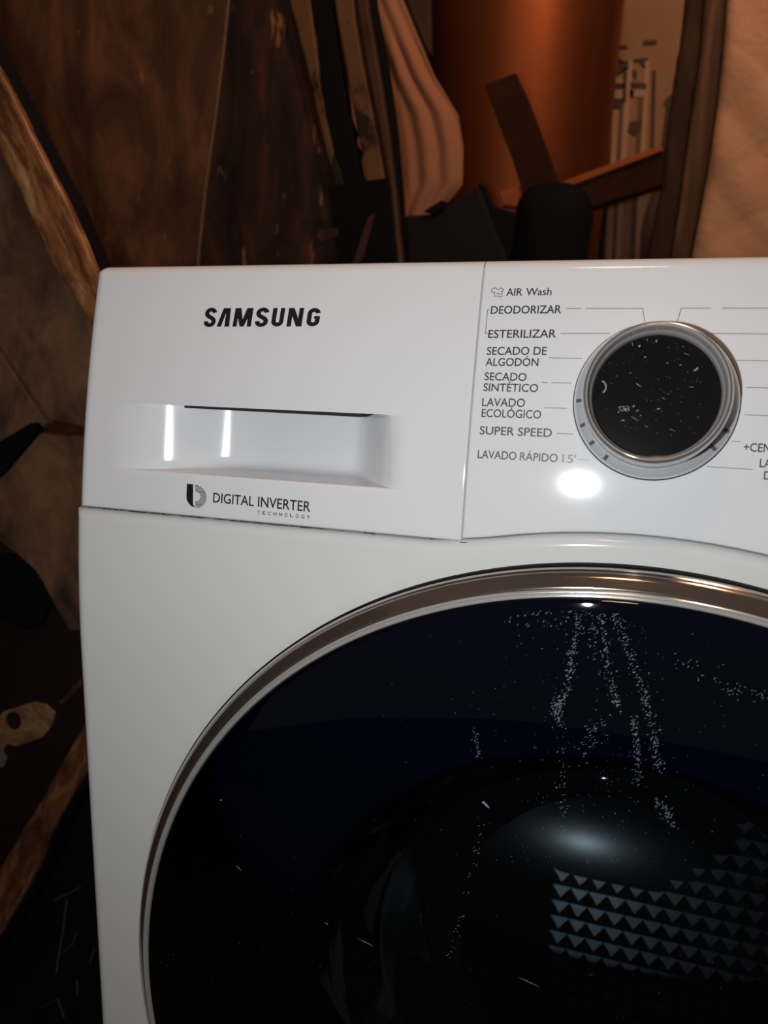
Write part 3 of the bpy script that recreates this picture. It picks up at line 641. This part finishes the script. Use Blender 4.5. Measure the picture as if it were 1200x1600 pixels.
# D: hanging peach cloth with folds
yc = .95
def cloth():
    v, f = [], []; rows = 40; cols = 60
    Lx = lambda y: 575+ (y+60)*.16 if y < 100 else 600+(y-100)*.11
    Rpts = [(-60,600),(0,630),(60,655),(120,680),(180,716),(230,724),(290,722),(315,700),(420,640)]
    def Rx(y):
        for (a, xa), (b, xb) in zip(Rpts, Rpts[1:]):
            if y <= b: return xa+(xb-xa)*(y-a)/(b-a)
        return 640
    for i in range(rows+1):
        y = -60+480*i/rows
        for j in range(cols+1):
            t = j/cols; x = (Lx(y)-60)+(Rx(y)-Lx(y)+60)*t; p = at(x, y, yc)
            fold = .0038*math.sin(t*30-y*.012)*sm(.35,.7,t)*(1 if y > 60 else .5)+.008*math.sin(t*5+1)
            v.append((p.x, p.y+fold, p.z))
    k = cols+1
    for i in range(rows):
        for j in range(cols): f.append((i*k+j, i*k+j+1, (i+1)*k+j+1, (i+1)*k+j))
    o = link('hanging_cloth', mesh('hanging_cloth', v, f), M['cloth']); s = o.modifiers.new('thick', 'SOLIDIFY'); s.thickness = .003
    return tag(o, 'peach cloth hanging in folds between dark screen and copper barrel', 'cloth')
cloth()
tag(slab('wooden_lath', [(622,-60),(668,-60),(672,-20),(674,86),(664,70),(640,12)], 1.0, .012, M['bead'], None, .002), 'brown wooden lath above the hanging peach cloth', 'lath')
# E: copper brown barrel
bc = at(820, 0, 1.14)
def barrel():
    root = thing('copper_barrel', 'copper brown cylindrical barrel behind the crossed slats', 'barrel', (bc.x, 1.14, 0))
    z0 = at(820, 420, .97).z; z1 = at(820, -80, .97).z
    def rad(z): return .150+.016*max(0, min(1.4, (z-z0)/(z1-z0)))
    prof = [(rad(z), z) for z in (0, .1, .4, .7, z0, (z0+z1)/2, z1, z1+.1)]
    prof = [(0, 0)]+prof+[(.16, z1+.104), (0, z1+.104)]
    attach(lathe('shell', prof, (bc.x, 1.14, 0), UZ, (0,1,0), M['copper'], 96), root)
    attach(lathe('hoop', [(.168, z1+.05),(.172, z1+.055),(.172, z1+.085),(.168, z1+.09)], (bc.x, 1.14, 0), UZ, (0,1,0), M['copper'], 96), root)
    attach(lathe('hoop', [(.149, .30),(.153, .305),(.153, .335),(.149, .34)], (bc.x, 1.14, 0), UZ, (0,1,0), M['copper'], 96), root)
barrel()
# F: crossed slats with black hub
yx = .78
st = thing('crossed_slat_stand', 'dark wooden slats radiating from a rounded black hub behind the machine', 'stand', (at(860, 400, yx).x, yx, 0))
slab('slat', [(757,132),(806,113),(816,134),(824,150),(846,210),(880,300),(890,330),(826,330),(800,248),(778,190)], yx, .012, M['slat'], st, .002)
slab('slat', [(880,287),(1032,232),(1038,238),(1036,290),(1020,294),(920,326),(885,332)], yx+.004, .03, M['slat'], st, .003)
slab('slat_lit_edge', [(880,283),(1032,227),(1036,235),(882,294)], yx-.001, .034, M['slat_lit_edge'], st, .001)
slab('slat', [(778,300),(815,290),(850,300),(850,330),(784,322)], yx+.004, .02, M['slat_lit_edge'], st, .003)
hc = at(862, 350, yx)
def hub():
    me = bpy.data.meshes.new('hub'); bm = bmesh.new(); bmesh.ops.create_uvsphere(bm, u_segments=40, v_segments=24, radius=1)
    for q in bm.verts:
        f_ = (abs(q.co.x)**3+abs(q.co.z)**3)**(1/3)/max(1e-6, math.hypot(q.co.x, q.co.z)) if q.co.z > 0 else 1; q.co.x *= .053/max(.8, f_); q.co.y *= .045; q.co.z *= .064/max(.8, f_) if q.co.z > 0 else .20
        q.co.x += .002*math.sin(q.co.z*60)
    bm.to_mesh(me); bm.free(); o = link('hub', me, M['black']); o.location = hc+Vector((0, .0, -.012)); bpy.context.view_layer.update(); attach(o, st)
hub()
attach(lathe('post', [(.03,.0),(.03,.80),(.02,.84)], (hc.x, yx+.02, 0), UZ, (0,1,0), M['black'], 24), st)
slab('side_arm', [(745,286),(754,284),(772,322),(800,330),(822,340),(822,430),(796,430),(778,390),(762,330)], yx-.02, .02, M['black'], st, .004)
# G: dark grey flat box
bx = thing('flat_grey_box', 'flat dark grey box standing left of the black hub', 'box', (at(720, 400, .724).x, .724, 0))
slab('box_body', [(632,336),(676,334),(700,320),(748,290),(762,330),(790,400),(810,520),(640,520)], .724, .02, M['greybox'], bx, .004)
slab('box_flap', [(660,330),(690,312),(702,318),(678,336)], .719, .004, M['black'], bx, .002)
# H: printed canvas
yv = 1.34
cv = thing('printed_canvas', 'tan canvas printed with dark masts and pale posts, leaning behind the barrel', 'canvas print', (at(1000, 300, yv).x, yv, 0))
slab('canvas_sheet', [(900,-80),(1150,-80),(1150,560),(900,560)], yv, .02, M['canvas'], cv, .002)
def pr(pts, m, d=.0012): slab('print_shape', pts, yv-d, d, M[m], cv, 0)
pr([(930,100),(950,100),(957,130),(953,260),(945,400),(925,560),(900,560)], 'canvas_dark', .0008)
for x, y0, y1, wl, m, dx in [(962,160,420,8,'canvas_light',-14),(984,95,420,9,'canvas_light',-19),(1012,90,420,7,'canvas_light',-16),(972,150,420,5,'canvas_mid',-15),(1022,110,240,6,'canvas_dark',-8),(1002,150,420,8,'canvas_mid',-18)]:
    s = dx/300
    pr([(x-wl/2,y0),(x+wl/2,y0),(x+wl/2+s*(y1-y0),y1),(x-wl/2+s*(y1-y0),y1)], m, .0018)
for Pp in ([(950,71),(980,70),(981,76),(950,77)], [(1005,63),(1027,62),(1026,69),(1005,70)], [(961,76),(966,76),(967,90),(976,98),(948,98),(948,92),(960,88)], [(948,98),(982,94),(982,108),(958,120),(948,128)],
           [(990,92),(1014,90),(1014,94),(990,97)], [(985,128),(1010,130),(1010,140),(985,139)], [(958,130),(975,130),(976,138),(958,140)], [(950,155),(975,154),(970,170),(952,172)], [(984,190),(1004,188),(1002,202),(992,212),(980,206)],
           [(988,108),(996,112),(994,124),(988,118)], [(974,106),(980,106),(978,160),(972,160)], [(998,94),(1006,98),(1010,106),(1007,106),(1000,99)]):
    pr(Pp, 'canvas_dark', .0024)
for Pp in ([(956,122),(976,122),(976,130),(956,131)], [(984,139),(1012,138),(1012,150),(984,152)], [(960,140),(990,140),(990,152),(958,154)]): pr(Pp, 'canvas_light', .0022)
pr([(1060,100),(1090,100),(1060,400),(990,560),(990,400),(1030,250),(1040,168),(1036,162),(1040,155),(1050,146),(1053,120)], 'canvas_dark', .001)
# I: mattress on end with quilted face
ym = .98
mt = thing('mattress', 'peach quilted mattress standing on end at right behind the machine', 'mattress', (at(1180, 300, ym).x, ym, 0))
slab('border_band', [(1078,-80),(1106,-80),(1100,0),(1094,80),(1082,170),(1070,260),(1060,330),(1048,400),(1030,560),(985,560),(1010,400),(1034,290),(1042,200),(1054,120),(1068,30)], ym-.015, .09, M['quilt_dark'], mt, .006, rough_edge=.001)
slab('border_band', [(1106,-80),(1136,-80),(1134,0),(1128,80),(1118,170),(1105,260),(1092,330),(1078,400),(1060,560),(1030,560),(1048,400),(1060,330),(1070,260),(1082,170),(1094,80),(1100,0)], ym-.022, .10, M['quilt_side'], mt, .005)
def quilt():
    v, f = [], []; nx, nz = 90, 110
    Lp = [(-80,1137),(0,1134),(80,1128),(170,1118),(260,1105),(330,1092),(400,1078),(560,1050)]
    def lx(y):
        for (a, xa), (b, xb) in zip(Lp, Lp[1:]):
            if y <= b: return xa+(xb-xa)*(y-a)/(b-a)
        return 1050
    rr = random.Random(3); ph = [rr.uniform(0, 6) for _ in range(6)]
    for i in range(nz+1):
        y = -80+640*i/nz
        for j in range(nx+1):
            x = lx(y)+(1560-lx(y))*j/nx; p = at(x, y, ym-.03)
            a, b = (p.x*.9+p.z), (p.x*.9-p.z); q = abs(math.sin(a*34+.5*math.sin(b*11+ph[0])))**.8+abs(math.sin(b*30+.6*math.sin(a*9+ph[1])))**.8
            wr = .004*math.sin(p.x*60+p.z*18+ph[2])*math.sin(p.z*25+ph[3])
            edge = .02*math.exp(-j*.8)
            v.append((p.x, p.y-.0026*q+wr*1.2+edge, p.z))
    k = nx+1
    for i in range(nz):
        for j in range(nx): f.append((i*k+j, i*k+j+1, (i+1)*k+j+1, (i+1)*k+j))
    me = mesh('quilted_face', v, f); o = link('quilted_face', me, M['quilt']); s = o.modifiers.new('thick', 'SOLIDIFY'); s.thickness = .03; s.offset = 1; attach(o, mt)
quilt()
# the parts of the stored boards that stand on the floor behind the machine
def foot_of(name, px0, px1, Y, th, m, root):
    a, b = at(px0, 560, Y), at(px1, 560, Y); box(name, (a.x, Y, 0), (b.x, Y+th, min(a.z, b.z)+.012), M[m], root, .002)
foot_of('lower_panel', -420, 300, ya+.002, .015, 'board', brd)
foot_of('lower_panel', 302, 640, ya+.002, .015, 'board_dark', brd)
foot_of('lower_canvas', 900, 1150, yv+.002, .015, 'canvas', cv)
foot_of('lower_mattress', 990, 1560, ym, .06, 'quilt', mt)
foot_of('lower_box', 645, 805, .726, .016, 'greybox', bx)
